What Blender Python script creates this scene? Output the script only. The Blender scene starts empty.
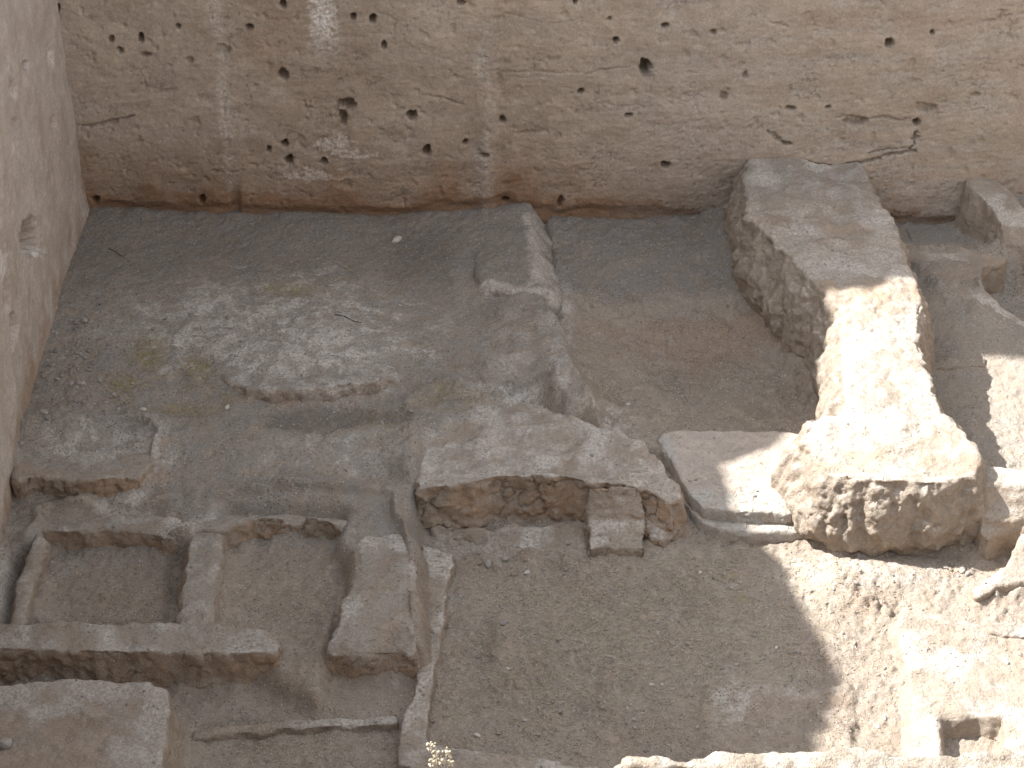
import bpy, bmesh, math, random
import numpy as np
from mathutils import Vector
from mathutils.bvhtree import BVHTree
from mathutils.geometry import tessellate_polygon

random.seed(5)
RNG = np.random.default_rng(7)
sc = bpy.context.scene
COL = sc.collection

# ------------------------------------------------------------------ camera model
TH = math.radians(34.8); FPX = 1875.0; CH = 10.0
CF = np.array([0, math.cos(TH), -math.sin(TH)]); CU = np.array([0, math.sin(TH), math.cos(TH)]); CR = np.array([1., 0, 0])
def ray(u, v): return CF + CR*((u-512)/FPX) + CU*((384-v)/FPX)
def P(u, v, z):
    d = ray(u, v); t = (z-CH)/d[2]
    return np.array([d[0]*t, d[1]*t, z])
def proj(p):
    q = np.asarray(p, float) - np.array([0, 0, CH]); w = q@CF
    return 512+FPX*(q@CR)/w, 384-FPX*(q@CU)/w

# ------------------------------------------------------------------ numpy noise
_G = RNG.normal(size=(256, 3)).astype(np.float32); _G /= np.linalg.norm(_G, axis=1)[:, None]
_PM = np.concatenate([RNG.permutation(256)]*3).astype(np.int32)
def pn(p):
    i = np.floor(p).astype(np.int32); f = (p-i).astype(np.float32); i &= 255
    w = f*f*f*(f*(f*6-15)+10)
    out = 0
    for dx in (0, 1):
        wx = w[:, 0] if dx else 1-w[:, 0]
        hx = _PM[(i[:, 0]+dx) & 255]
        for dy in (0, 1):
            wy = w[:, 1] if dy else 1-w[:, 1]
            hy = _PM[hx+((i[:, 1]+dy) & 255)]
            for dz in (0, 1):
                wz = w[:, 2] if dz else 1-w[:, 2]
                g = _G[_PM[hy+((i[:, 2]+dz) & 255)]]
                d = g[:, 0]*(f[:, 0]-dx)+g[:, 1]*(f[:, 1]-dy)+g[:, 2]*(f[:, 2]-dz)
                out = out + wx*wy*wz*d
    return out
def fbm(p, scale, oct=4, gain=.5, off=0.0):
    p = np.asarray(p)*(1.0/scale)+off+17.3
    s = 0; a = 1
    for k in range(oct):
        s = s+a*pn(p); p = p*2.03+5.7; a *= gain
    return s*1.4
def ridge(p, scale, oct=3, off=0.0):
    p = np.asarray(p)*(1.0/scale)+off+31.7
    s = 0; a = 1
    for k in range(oct):
        s = s+a*(1-np.abs(pn(p))*2.4); p = p*2.1+3.1; a *= .5
    return s
def worley(p, scale, off=0.0):
    p = np.asarray(p)*(1.0/scale)+off+51.1
    i = np.floor(p).astype(np.int32); f = p-i
    f1 = np.full(len(p), 9.); f2 = np.full(len(p), 9.)
    for dx in (-1, 0, 1):
        for dy in (-1, 0, 1):
            for dz in (-1, 0, 1):
                h = _PM[_PM[_PM[(i[:, 0]+dx) & 255]+((i[:, 1]+dy) & 255)]+((i[:, 2]+dz) & 255)]
                g = _G[h]*.45+.5
                d = (dx+g[:, 0]-f[:, 0])**2+(dy+g[:, 1]-f[:, 1])**2+(dz+g[:, 2]-f[:, 2])**2
                m = d < f1
                f2 = np.where(m, f1, np.minimum(f2, d)); f1 = np.where(m, d, f1)
    return np.sqrt(f1), np.sqrt(f2)
def sstep(a, b, x):
    t = np.clip((x-a)/(b-a), 0, 1); return t*t*(3-2*t)
def inpoly(x, y, poly):
    c = np.zeros(x.shape, bool); n = len(poly)
    for k in range(n):
        x1, y1 = poly[k][0], poly[k][1]; x2, y2 = poly[(k+1) % n][0], poly[(k+1) % n][1]
        if y1 == y2: continue
        c ^= ((y1 > y) != (y2 > y)) & (x < (x2-x1)*(y-y1)/(y2-y1)+x1)
    return c
def polydist(x, y, pts):
    d = np.full(x.shape, 1e9)
    for (ax, ay), (bx, by) in zip(pts[:-1], pts[1:]):
        vx, vy = bx-ax, by-ay; L = vx*vx+vy*vy+1e-9
        t = np.clip(((x-ax)*vx+(y-ay)*vy)/L, 0, 1)
        d = np.minimum(d, np.hypot(x-ax-t*vx, y-ay-t*vy))
    return d
def blob(u, v, cu, cv, ru, rv, nz=0):
    return sstep(1.25, .55, np.hypot((u-cu)/ru, (v-cv)/rv)+nz)

# ------------------------------------------------------------------ materials
LAYERS = ('dust', 'red', 'ochre', 'white', 'dark')
def rgb(*c): return (c[0], c[1], c[2], 1)
def earth_mat(name, base, alt, dust=(.36, .335, .305), red=(.30, .195, .13), grit=.35, strata=0.0, bump=.8, fine=1.0):
    m = bpy.data.materials.new(name); m.use_nodes = True
    nt = m.node_tree; N = nt.nodes; L = nt.links; N.clear()
    out = N.new('ShaderNodeOutputMaterial'); bs = N.new('ShaderNodeBsdfPrincipled')
    bs.inputs['Roughness'].default_value = .95
    bs.inputs['Specular IOR Level'].default_value = .12
    L.new(bs.outputs[0], out.inputs[0])
    geo = N.new('ShaderNodeNewGeometry'); pos = geo.outputs['Position']
    def noise(scale, det=4, rough=.55, vec=None):
        n = N.new('ShaderNodeTexNoise'); n.inputs['Scale'].default_value = scale; n.inputs['Detail'].default_value = det
        n.inputs['Roughness'].default_value = rough
        L.new(vec or pos, n.inputs['Vector']); return n.outputs['Fac']
    def ramp(s, a, b):
        r = N.new('ShaderNodeMapRange'); r.inputs['From Min'].default_value = a; r.inputs['From Max'].default_value = b
        r.interpolation_type = 'SMOOTHSTEP'; L.new(s, r.inputs['Value']); return r.outputs[0]
    def mth(op, a, b):
        n = N.new('ShaderNodeMath'); n.operation = op
        for k, q in enumerate((a, b)):
            if isinstance(q, (int, float)): n.inputs[k].default_value = q
            else: L.new(q, n.inputs[k])
        return n.outputs[0]
    def mix(f, a, b, t='MIX'):
        n = N.new('ShaderNodeMix'); n.data_type = 'RGBA'; n.blend_type = t
        if isinstance(f, (int, float)): n.inputs['Factor'].default_value = f
        else: L.new(f, n.inputs['Factor'])
        for k, q in (('A', a), ('B', b)):
            s = [i for i in n.inputs if i.name == k and i.type == 'RGBA'][0]
            if isinstance(q, tuple): s.default_value = rgb(*q)
            else: L.new(q, s)
        return [o for o in n.outputs if o.type == 'RGBA'][0]
    def attr(nm):
        a = N.new('ShaderNodeAttribute'); a.attribute_name = nm; return a.outputs['Fac']
    big = noise(1.1, 5, .6); mid = noise(6.5, 6, .68); sm = noise(38, 4, .6); tiny = noise(120, 2, .6)
    col = mix(ramp(big, .38, .64), base, alt)
    col = mix(mth('MULTIPLY', ramp(mid, .46, .66), .55), col, tuple(min(1, c*1.28) for c in base))
    if strata:
        mp = N.new('ShaderNodeMapping'); mp.inputs['Scale'].default_value = (.7, .7, 4.5); L.new(pos, mp.inputs['Vector'])
        st = noise(1.0, 7, .62, mp.outputs[0])
        col = mix(mth('MULTIPLY', ramp(st, .5, .7), strata), col, tuple(c*q for c, q in zip(base, (1.2, 1.17, 1.12))))
        col = mix(mth('MULTIPLY', ramp(st, .5, .32), strata*.8), col, tuple(c*q for c, q in zip(alt, (.78, .73, .68))))
    # per-vertex layers: settled dust, fresh red clay, yellow moss, lime, ash lines, darker cracks and patches
    col = mix(mth('MULTIPLY', attr('red'), .95), col, mix(ramp(mid, .35, .65), red, tuple(c*1.22 for c in red)))
    col = mix(mth('MULTIPLY', attr('dust'), mth('ADD', .55, mth('MULTIPLY', ramp(mid, .35, .6), .45))), col, mix(ramp(sm, .3, .7), dust, tuple(c*1.12 for c in dust)))
    col = mix(mth('MULTIPLY', attr('ochre'), ramp(sm, .35, .6)), col, (.30, .235, .10))
    col = mix(mth('MULTIPLY', attr('white'), mth('ADD', .5, mth('MULTIPLY', ramp(sm, .4, .6), .5))), col, (.72, .69, .65))
    col = mix(attr('dark'), col, (.055, .048, .044))
    # grain
    g = mth('ADD', .72, mth('MULTIPLY', sm, .56)); g2 = mth('ADD', .78, mth('MULTIPLY', tiny, .44))
    gm = mth('MULTIPLY', g, g2)
    cb = N.new('ShaderNodeCombineColor'); [L.new(gm, i) for i in cb.inputs[:3]]
    col = mix(1.0, col, cb.outputs[0], 'MULTIPLY')
    vo = N.new('ShaderNodeTexVoronoi'); vo.inputs['Scale'].default_value = 34; L.new(pos, vo.inputs['Vector'])
    sep = N.new('ShaderNodeSeparateColor'); L.new(vo.outputs['Color'], sep.inputs[0])
    spot = mth('MULTIPLY', ramp(vo.outputs['Distance'], .32, .2), ramp(sep.outputs[0], .80, .84))
    col = mix(mth('MULTIPLY', spot, grit), col, (.52, .49, .45))
    spot2 = mth('MULTIPLY', ramp(vo.outputs['Distance'], .34, .2), ramp(sep.outputs[1], .84, .88))
    col = mix(mth('MULTIPLY', spot2, grit*.9), col, tuple(c*.42 for c in alt))
    vf = N.new('ShaderNodeTexVoronoi'); vf.inputs['Scale'].default_value = 62; L.new(pos, vf.inputs['Vector'])
    sf = N.new('ShaderNodeSeparateColor'); L.new(vf.outputs['Color'], sf.inputs[0])
    cl = ramp(noise(2.2, 3), .4, .62)
    f1 = mth('MULTIPLY', mth('MULTIPLY', ramp(vf.outputs['Distance'], .42, .25), ramp(sf.outputs[0], .74, .8)), cl)
    f2 = mth('MULTIPLY', mth('MULTIPLY', ramp(vf.outputs['Distance'], .45, .25), ramp(sf.outputs[1], .72, .78)), cl)
    col = mix(mth('MULTIPLY', f1, grit*.9), col, (.46, .42, .37)); col = mix(mth('MULTIPLY', f2, grit*1.1), col, tuple(c*.38 for c in alt))
    L.new(col, bs.inputs['Base Color'])
    h = mth('ADD', mth('MULTIPLY', noise(24, 6, .66), .9), mth('MULTIPLY', noise(95, 4, .65), .38*fine))
    h = mth('ADD', h, mth('MULTIPLY', spot, .22*fine))
    b = N.new('ShaderNodeBump'); b.inputs['Strength'].default_value = bump; b.inputs['Distance'].default_value = .03
    L.new(h, b.inputs['Height']); L.new(b.outputs[0], bs.inputs['Normal'])
    return m

def plain_mat(name, c1, c2, scale=20, rough=.9):
    m = bpy.data.materials.new(name); m.use_nodes = True
    nt = m.node_tree; bs = nt.nodes['Principled BSDF']; bs.inputs['Roughness'].default_value = rough
    bs.inputs['Specular IOR Level'].default_value = .15
    g = nt.nodes.new('ShaderNodeNewGeometry'); n = nt.nodes.new('ShaderNodeTexNoise'); n.inputs['Scale'].default_value = scale; n.inputs['Detail'].default_value = 5
    nt.links.new(g.outputs['Position'], n.inputs['Vector'])
    r = nt.nodes.new('ShaderNodeValToRGB'); r.color_ramp.elements[0].color = rgb(*c1); r.color_ramp.elements[1].color = rgb(*c2)
    r.color_ramp.elements[0].position = .35; r.color_ramp.elements[1].position = .65
    nt.links.new(n.outputs['Fac'], r.inputs[0]); nt.links.new(r.outputs[0], bs.inputs['Base Color'])
    b = nt.nodes.new('ShaderNodeBump'); b.inputs['Strength'].default_value = .5; b.inputs['Distance'].default_value = .01
    nt.links.new(n.outputs['Fac'], b.inputs['Height']); nt.links.new(b.outputs[0], bs.inputs['Normal'])
    return m

M_GROUND = earth_mat('floor_earth', (.315, .270, .220), (.265, .222, .178), dust=(.262, .245, .222), grit=.85, bump=1.)
M_BRICK = earth_mat('mudbrick_earth', (.325, .274, .223), (.28, .232, .186), dust=(.308, .279, .243), red=(.37, .26, .18), grit=.35, bump=1.)
M_WALL = earth_mat('section_earth', (.375, .31, .25), (.322, .26, .204), red=(.215, .13, .08), grit=.28, strata=.38, bump=.55)
M_LEFT = earth_mat('plaster_wall_earth', (.39, .335, .285), (.345, .29, .242), red=(.27, .18, .12), grit=.2, bump=.5)
M_PLASTER = earth_mat('bench_plaster', (.375, .325, .28), (.335, .29, .25), dust=(.345, .33, .30), grit=.25, bump=.6, fine=.8)
M_STONE = plain_mat('stone', (.17, .155, .14), (.33, .30, .27), 5)
M_PALE = plain_mat('pale_stone', (.38, .35, .31), (.52, .48, .43), 18)
M_STRAW = plain_mat('straw', (.38, .33, .245), (.50, .44, .34), 30)
M_TWIG = plain_mat('dark_twig', (.05, .042, .035), (.10, .085, .07), 30)
M_FLOWER = plain_mat('dry_flower', (.40, .35, .26), (.54, .49, .38), 40)
M_MOSS = plain_mat('yellow_moss', (.36, .30, .17), (.47, .40, .24), 30)
M_FAR = earth_mat('surface_earth', (.29, .242, .192), (.245, .20, .155), dust=(.30, .265, .22), bump=1.)

# ------------------------------------------------------------------ mesh helpers
def tag(o, label=None, cat=None, group=None, kind=None):
    if label: o['label'] = label
    if cat: o['category'] = cat
    if group: o['group'] = group
    if kind: o['kind'] = kind
    return o
def link(name, me, mat, parent=None, org=None):
    me.name = name
    if org is not None:
        n = len(me.vertices); a = np.empty(n*3, np.float32); me.vertices.foreach_get('co', a)
        a = a.reshape(-1, 3)-np.asarray(org, np.float32); me.vertices.foreach_set('co', a.ravel())
    me.materials.clear(); me.materials.append(mat)
    me.polygons.foreach_set('use_smooth', np.ones(len(me.polygons), bool))
    if name in ('stone', 'gravel', 'grit', 'pale_grit', 'rubble'): me.polygons.foreach_set('use_smooth', np.zeros(len(me.polygons), bool))
    me.update()
    o = bpy.data.objects.new(name, me); COL.objects.link(o)
    if org is not None: o.location = Vector([float(q) for q in org])
    if parent is not None:
        o.parent = parent
        if org is not None: o.location = Vector([float(q) for q in org])-parent.location
    return o
def empty(name, loc):
    o = bpy.data.objects.new(name, None); COL.objects.link(o); o.location = Vector([float(q) for q in loc]); o.empty_display_size = .1
    return o
def grid_mesh(V, nr, nc):
    idx = np.arange(nr*nc).reshape(nr, nc)
    q = np.stack([idx[:-1, :-1], idx[:-1, 1:], idx[1:, 1:], idx[1:, :-1]], -1).reshape(-1, 4)
    return quads_mesh(V, q)
def quads_mesh(V, q):
    me = bpy.data.meshes.new('m'); nf = len(q); k = q.shape[1]
    me.vertices.add(len(V)); me.vertices.foreach_set('co', np.asarray(V, np.float32).ravel())
    me.loops.add(nf*k); me.loops.foreach_set('vertex_index', q.ravel().astype(np.int32))
    me.polygons.add(nf); me.polygons.foreach_set('loop_start', np.arange(0, nf*k, k, dtype=np.int32))
    me.update(calc_edges=True); return me
def set_attr(me, nm, val):
    a = me.attributes.new(nm, 'FLOAT', 'POINT'); a.data.foreach_set('value', np.asarray(val, np.float32))
def get_co(me):
    a = np.empty(len(me.vertices)*3, np.float32); me.vertices.foreach_get('co', a); return a.reshape(-1, 3)
def get_no(me):
    a = np.empty(len(me.vertices)*3, np.float32); me.vertex_normals.foreach_get('vector', a); return a.reshape(-1, 3)
FOOT = []; TOPS = []; SURF = []            # (object) everything that stones and straw may lie on
def add_surf(me):
    v = get_co(me).tolist(); f = [tuple(p.vertices) for p in me.polygons]
    SURF.append(BVHTree.FromPolygons(v, f))
def hit_pixel(u, v):
    d = Vector(ray(u, v)).normalized(); best = None
    for b in SURF:
        h = b.ray_cast(Vector((0, 0, CH)), d)
        if h[0] is not None and (best is None or h[3] < best[3]): best = h
    return best
def hit_down(x, y):
    best = None
    for b in SURF:
        h = b.ray_cast(Vector((x, y, 2.0)), Vector((0, 0, -1)))
        if h[0] is not None and (best is None or h[3] < best[3]): best = h
    return best

def offset_poly(p, bat):
    n = len(p); out = []
    area = sum(p[k][0]*p[(k+1) % n][1]-p[(k+1) % n][0]*p[k][1] for k in range(n))
    s = 1 if area > 0 else -1
    for k in range(n):
        a, b, c = p[k-1][:2], p[k][:2], p[(k+1) % n][:2]
        e1 = b-a; e2 = c-b
        n1 = np.array([e1[1], -e1[0]])*s/(np.linalg.norm(e1)+1e-9); n2 = np.array([e2[1], -e2[0]])*s/(np.linalg.norm(e2)+1e-9)
        m = n1+n2; m /= (np.linalg.norm(m)+1e-9)
        q = m/max(.6, m@n1)
        out.append(b+q*bat[k])
    return out

def earth_block(name, top, zb, mat, batter=.04, voxel=.016, rnd=10, amp=.02, lump=.35, mid=.010, crack=0., cell=.13, bat=None,
                rag=.02, red=.8, redlo=-.15, redhi=.55, dust=.6, brick=None, gully=.02, patch=1., crdark=.5, foot=True, post=None, parent=None, under=None, label=None, cat=None, group=None):
    """an eroded earthen block: traced top outline with heights, battered sides down to zb"""
    w = [P(*t[:3]) for t in top]; n = len(w)
    bt = [(bat or {}).get(k, batter) for k in range(n)]
    # resample the outline and make it ragged
    pts = []; bts = []
    for k in range(n):
        a, b = w[k], w[(k+1) % n]; L = np.linalg.norm(b-a); m = max(1, int(L/.07))
        for j in range(m):
            t = j/m; pts.append(a*(1-t)+b*t); bts.append(bt[k]*(1-t)+bt[(k+1) % n]*t)
    pts = np.array(pts)
    if rag:
        pts[:, 0] += fbm(pts, .25, 3, off=3.)*rag; pts[:, 1] += fbm(pts, .25, 3, off=9.)*rag
    xy = [p[:2] for p in pts]
    base = offset_poly(xy, bts); (FOOT.append(base), TOPS.append(xy)) if foot else None
    n = len(pts)
    rings = [[Vector((p[0], p[1], p[2])) for p in pts]]
    if under:      # undercut waist: list of (fraction of height, extra offset)
        for fr, ex in under:
            o2 = offset_poly(xy, [b*fr+ex for b in bts])
            rings.append([Vector((q[0], q[1], pts[k][2]*(1-fr)+zb*fr)) for k, q in enumerate(o2)])
    rings.append([Vector((q[0], q[1], zb)) for q in base])
    verts = [v for r in rings for v in r]
    tri = tessellate_polygon([[Vector((v.x, v.y, 0)) for v in rings[0]]])
    tri2 = tessellate_polygon([[Vector((v.x, v.y, 0)) for v in rings[-1]]])
    o = (len(rings)-1)*n
    faces = [tuple(t) for t in tri]+[tuple(o+k for k in reversed(t)) for t in tri2]
    for r in range(len(rings)-1):
        for k in range(n):
            k2 = (k+1) % n; faces.append((r*n+k, r*n+k2, (r+1)*n+k2, (r+1)*n+k))
    me = bpy.data.meshes.new('tmp'); me.from_pydata(verts, [], faces); me.update()
    bm = bmesh.new(); bm.from_mesh(me); bmesh.ops.recalc_face_normals(bm, faces=bm.faces); bm.to_mesh(me); bm.free()
    ob = bpy.data.objects.new('tmp', me); COL.objects.link(ob)
    r = ob.modifiers.new('r', 'REMESH'); r.mode = 'VOXEL'; r.voxel_size = voxel
    if rnd:
        s = ob.modifiers.new('s', 'SMOOTH'); s.factor = .5; s.iterations = rnd
    me2 = bpy.data.meshes.new_from_object(ob.evaluated_get(bpy.context.evaluated_depsgraph_get()))
    bpy.data.objects.remove(ob); bpy.data.meshes.remove(me)
    co = get_co(me2).astype(np.float64); no = get_no(me2); co0 = co.copy()
    side = sstep(.75, .35, no[:, 2])
    pat = sstep(-.25, .35, fbm(co, .45, 2, off=33.))
    d = fbm(co, lump, 4, off=1.)*amp+fbm(co, .09, 4, off=7.)*mid*(.35+.95*pat*side+.3*pat)+fbm(co*np.array([1, 1, .4]), .14, 3, off=19.)*side*gully-sstep(.25, .6, fbm(co, .07, 2, off=61.))*.012*pat
    cr = np.zeros(len(co))
    if crack:
        q = co+np.stack([fbm(co, .12, 2, off=k*3.)*.035 for k in range(3)], 1)
        f1, f2 = worley(q, cell); e = f2-f1
        lumpy = (.35-f1)*crack*.9
        cr = sstep(.10, .0, e)*side*sstep(-.25, .15, fbm(co, .5, 2, off=21.))
        d += side*lumpy-cr*crack*.55
    if brick:
        bw, bh, ba = brick
        row = np.floor((co[:, 2]+fbm(co, .2, 2)*.02)/bh); s_ = co[:, 0]+co[:, 1]*.25+fbm(co, .15, 3, off=4)*.05+(row % 2)*bw*.5
        jx = np.abs((s_/bw) % 1-.5)*2; jz = np.abs((co[:, 2]/bh) % 1-.5)*2
        jj = np.maximum(sstep(.90, .98, jx), sstep(.88, .98, jz)*.6)*side
        cr = np.maximum(cr, jj*.8); d -= jj*ba
    co = co+no*d[:, None]
    # stepped horizontal erosion pits on the sides
    me2.vertices.foreach_set('co', co.astype(np.float32).ravel()); me2.update()
    no = get_no(me2)
    nz = fbm(co, .22, 4, off=13.); nz2 = fbm(co, .6, 3, off=2.)
    A = {k: np.zeros(len(co)) for k in LAYERS}
    A['red'] = np.clip(sstep(redhi, redlo, no[:, 2]+nz*.35), 0, 1)*red*np.clip(.7+nz2*.7, 0, 1)
    A['dust'] = np.clip(sstep(.55, .95, no[:, 2]+nz*.12)*dust*np.clip(.75+nz*1.1, 0, 1), 0, 1)
    A['dark'] = np.clip(cr*sstep(.2, .9, cr)*crdark, 0, 1)
    if mat is M_BRICK:
        tp = sstep(.6, .9, no[:, 2]); A['white'] = np.clip(nz2*.9+nz*.35+.02, 0, .42)*tp*patch; A['red'] = np.clip(A['red']+np.clip(-nz2-.05, 0, .5)*tp*.6*patch, 0, 1)
    if post: post(co, no, A)
    for k in LAYERS: set_attr(me2, k, np.clip(A[k], 0, 1))
    add_surf(me2)
    xyc = co[:, :2].mean(0); ob = link(name, me2, mat, parent, (xyc[0], xyc[1], zb))
    if label: tag(ob, label, cat, group)
    return ob

# ------------------------------------------------------------------ the ground of the pit
GX0, GX1, GY0, GY1, GS = -4.95, 6.3, 8.3, 18.5, .016
gx = np.arange(GX0, GX1, GS); gy = np.arange(GY0, GY1, GS)
XX, YY = np.meshgrid(gx, gy)
def idw(ctrl):
    p = np.array([P(*c) for c in ctrl]); s = np.zeros(XX.shape); ws = np.zeros(XX.shape)
    for q in p:
        w = 1/(((XX-q[0])**2+(YY-q[1])**2)**1.3+.05); s += w*q[2]; ws += w
    return s/ws
def poly(ps, z): return [P(u, v, z)[:2] for u, v in ps]
Z = np.full(XX.shape, -.55)
zA = idw([(88, 212, -.03), (235, 218, -.14), (400, 218, -.19), (60, 290, .10), (40, 360, .10), (28, 410, .05), (18, 450, -.02), (460, 300, -.16), (400, 400, -.14),
          (200, 420, -.06), (300, 340, -.05), (410, 520, -.15), (250, 510, -.15), (60, 512, -.2), (120, 508, -.19), (500, 360, -.08), (480, 400, -.07), (540, 385, -.03), (430, 440, -.08), (560, 390, -.03), (520, 320, -.09)])
zB = idw([(545, 218, -.22), (640, 221, -.29), (735, 219, -.30), (600, 330, -.34), (700, 330, -.38), (800, 380, -.40), (650, 420, -.36), (760, 425, -.40), (590, 250, -.26)])
zF = idw([(450, 560, -.52), (600, 600, -.55), (700, 560, -.48), (780, 550, -.46), (830, 556, -.46), (880, 552, -.44), (970, 555, -.42), (970, 590, -.32), (1010, 600, -.32), (840, 640, -.47), (960, 660, -.42), (600, 720, -.58), (800, 730, -.52),
          (450, 700, -.57), (860, 585, -.36), (1000, 480, -.30)])
zW = idw([(930, 280, -.28), (1000, 330, -.28), (940, 400, -.36), (1010, 400, -.34), (990, 460, -.34), (960, 350, -.32)])
zones = [
    (poly([(40, 180), (480, 180), (560, 320), (600, 420), (430, 430), (425, 545), (330, 545), (325, 522), (250, 519), (195, 530), (150, 533), (30, 536), (-60, 545), (-60, 430)], -.1), zA),
    (poly([(538, 180), (760, 180), (760, 250), (860, 420), (700, 470), (600, 440), (575, 400), (558, 330)], -.3), zB),
    (poly([(420, 520), (600, 480), (1040, 440), (1140, 440), (1200, 800), (380, 800)], -.5), zF),
    (poly([(860, 180), (1200, 180), (1200, 480), (1000, 468), (880, 480)], -.33), zW),
    (poly([(820, 150), (975, 150), (985, 254), (895, 250)], -.43), np.full(XX.shape, -.43)),
    (poly([(985, 150), (1200, 150), (1200, 196), (1000, 196)], -.05), np.full(XX.shape, -.06)),
    (poly([(981, 278), (986, 266), (1010, 260), (1100, 260), (1100, 340), (1024, 322), (1000, 306)], -.28), np.full(XX.shape, -.72)),
    (poly([(44, 540), (170, 540), (165, 625), (20, 625)], -.38), np.full(XX.shape, -.40)),
    (poly([(226, 524), (345, 528), (335, 640), (320, 700), (205, 640)], -.38), np.full(XX.shape, -.38)),
    (poly([(346, 540), (424, 535), (428, 640), (340, 640)], -.16), np.full(XX.shape, -.22)),
    (poly([(196, 525), (224, 525), (206, 645), (176, 645)], -.16), np.full(XX.shape, -.24)),
    (poly([(5, 494), (152, 494), (168, 526), (0, 528)], -.22), np.full(XX.shape, -.235)),
    (poly([(940, 718), (1005, 718), (1008, 790), (940, 790)], -.5), np.full(XX.shape, -.52)),
    (poly([(430, 480), (565, 470), (640, 480), (670, 500), (640, 450), (570, 425), (545, 395), (430, 425)], -.03), np.full(XX.shape, -.17)),
    (poly([(-60, 545), (20, 545), (5, 630), (-60, 630)], -.3), np.full(XX.shape, -.22)),
]
for pl, zz in zones:
    m = inpoly(XX, YY, pl); Z[m] = zz[m]
lab_fl = inpoly(XX, YY, zones[2][0]); lab_B = inpoly(XX, YY, zones[1][0]); lab_A = inpoly(XX, YY, zones[0][0]) & ~lab_B; lab_W = inpoly(XX, YY, zones[3][0])
bin_m = inpoly(XX, YY, zones[7][0]) | inpoly(XX, YY, zones[8][0]); q_m = inpoly(XX, YY, zones[4][0])|inpoly(XX, YY, zones[5][0])|inpoly(XX, YY, zones[6][0])
def box(a, r, ax):
    k = 2*r+1; pad = [(0, 0), (0, 0)]; pad[ax] = (r+1, r)
    c = np.cumsum(np.pad(a, pad, mode='edge'), axis=ax)
    n = a.shape[ax]
    return (np.take(c, range(k, k+n), ax)-np.take(c, range(0, n), ax))/k
def blur(a, r, it=3):
    for _ in range(it): a = box(box(a, r, 0), r, 1)
    return a
Z = blur(Z, 2)
pp = np.stack([XX.ravel(), YY.ravel(), np.zeros(XX.size)], 1)
UU, VV = proj(np.stack([XX.ravel(), YY.ravel(), Z.ravel()], 1)); UU = UU.reshape(XX.shape); VV = VV.reshape(XX.shape)
def nm(scale, o, off): return fbm(pp, scale, o, off=off).reshape(XX.shape)
n_big = nm(1.3, 4, 0); n_mid = nm(.35, 4, 5); n_sm = nm(.08, 4, 9); n_fi = nm(.035, 2, 15)
# scarp of the low clay platform, small ledges and the plough of feet
rough = .75+.8*lab_fl+.7*lab_B+.5*bin_m+.4*sstep(-.1, .4, n_big)
Z += n_big*.025+n_mid*.02+n_sm*.011*rough+n_fi*.0055*rough
f1, f2 = worley(pp*np.array([1, 1, 0])+np.stack([n_sm.ravel()*.03]*3, 1), .10)
clod = np.clip(.42-f1.reshape(XX.shape), 0, 1)*sstep(.0, .6, n_mid+.1)
Z += clod*.055*(lab_fl*1.1+lab_B*.9+bin_m*.8+lab_W*.5+.25)
Z += -.05*sstep(7, 2, np.abs(VV-(722+n_mid*3)))*0
Z -= .05*sstep(716, 726, VV+n_mid*6)*sstep(180, 190, UU)*sstep(410, 400, UU)
# rise with orange clods running down to the pale platform
rd = polydist(UU, VV, [(835, 586), (862, 602), (895, 618)])
Z += .05*sstep(14, 3, rd+n_sm*8)*(.5+np.clip(n_sm, -.5, 1))
# fallen rubble and silt banked against the foot of walls
for ln, h in (([(735, 225), (745, 260), (775, 285), (815, 335), (835, 405)], .30), ([(562, 315), (568, 340), (582, 400)], .14), ([(580, 400), (640, 438)], .14), ([(600, 440), (690, 470)], .1), ([(95, 212), (470, 218)], .03), ([(840, 565), (985, 550)], .05)):
    dd = polydist(UU, VV, ln); Z += h*sstep(58, 2, dd+n_mid*26)**1.5*(.75+.3*n_mid)
Z += .10*sstep(1.25, .35, np.hypot((UU-285)/135, (VV-348)/58)+n_mid*.35)*lab_A
Z += .07*sstep(34, 6, polydist(UU, VV, [(515, 318), (525, 340), (545, 385)])+n_mid*12)
Z += .05*sstep(30, 8, polydist(UU, VV, [(10, 440), (150, 440)])+n_mid*16)
Z -= .05*sstep(299, 311, VV+n_mid*10)*lab_B*sstep(565, 590, UU)
Z -= .07*sstep(1.1, .2, np.hypot((UU-680)/80, (VV-345)/45)+n_mid*.5)*lab_B
for (cu, cv, ru, rv, hh) in ((503, 640, 16, 26, .08), (745, 700, 40, 30, .04), (560, 690, 60, 30, -.03), (640, 600, 40, 30, -.03), (870, 580, 60, 18, .06), (470, 600, 20, 30, .03), (700, 640, 50, 12, .03)):
    Z += hh*sstep(1.2, .4, np.hypot((UU-cu)/ru, (VV-cv)/rv)+n_mid*.4+n_sm*.3)
Z += .05*sstep(700, 712, UU+n_mid*8)*sstep(684, 694, VV+n_mid*5)*sstep(860, 846, UU)
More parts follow.
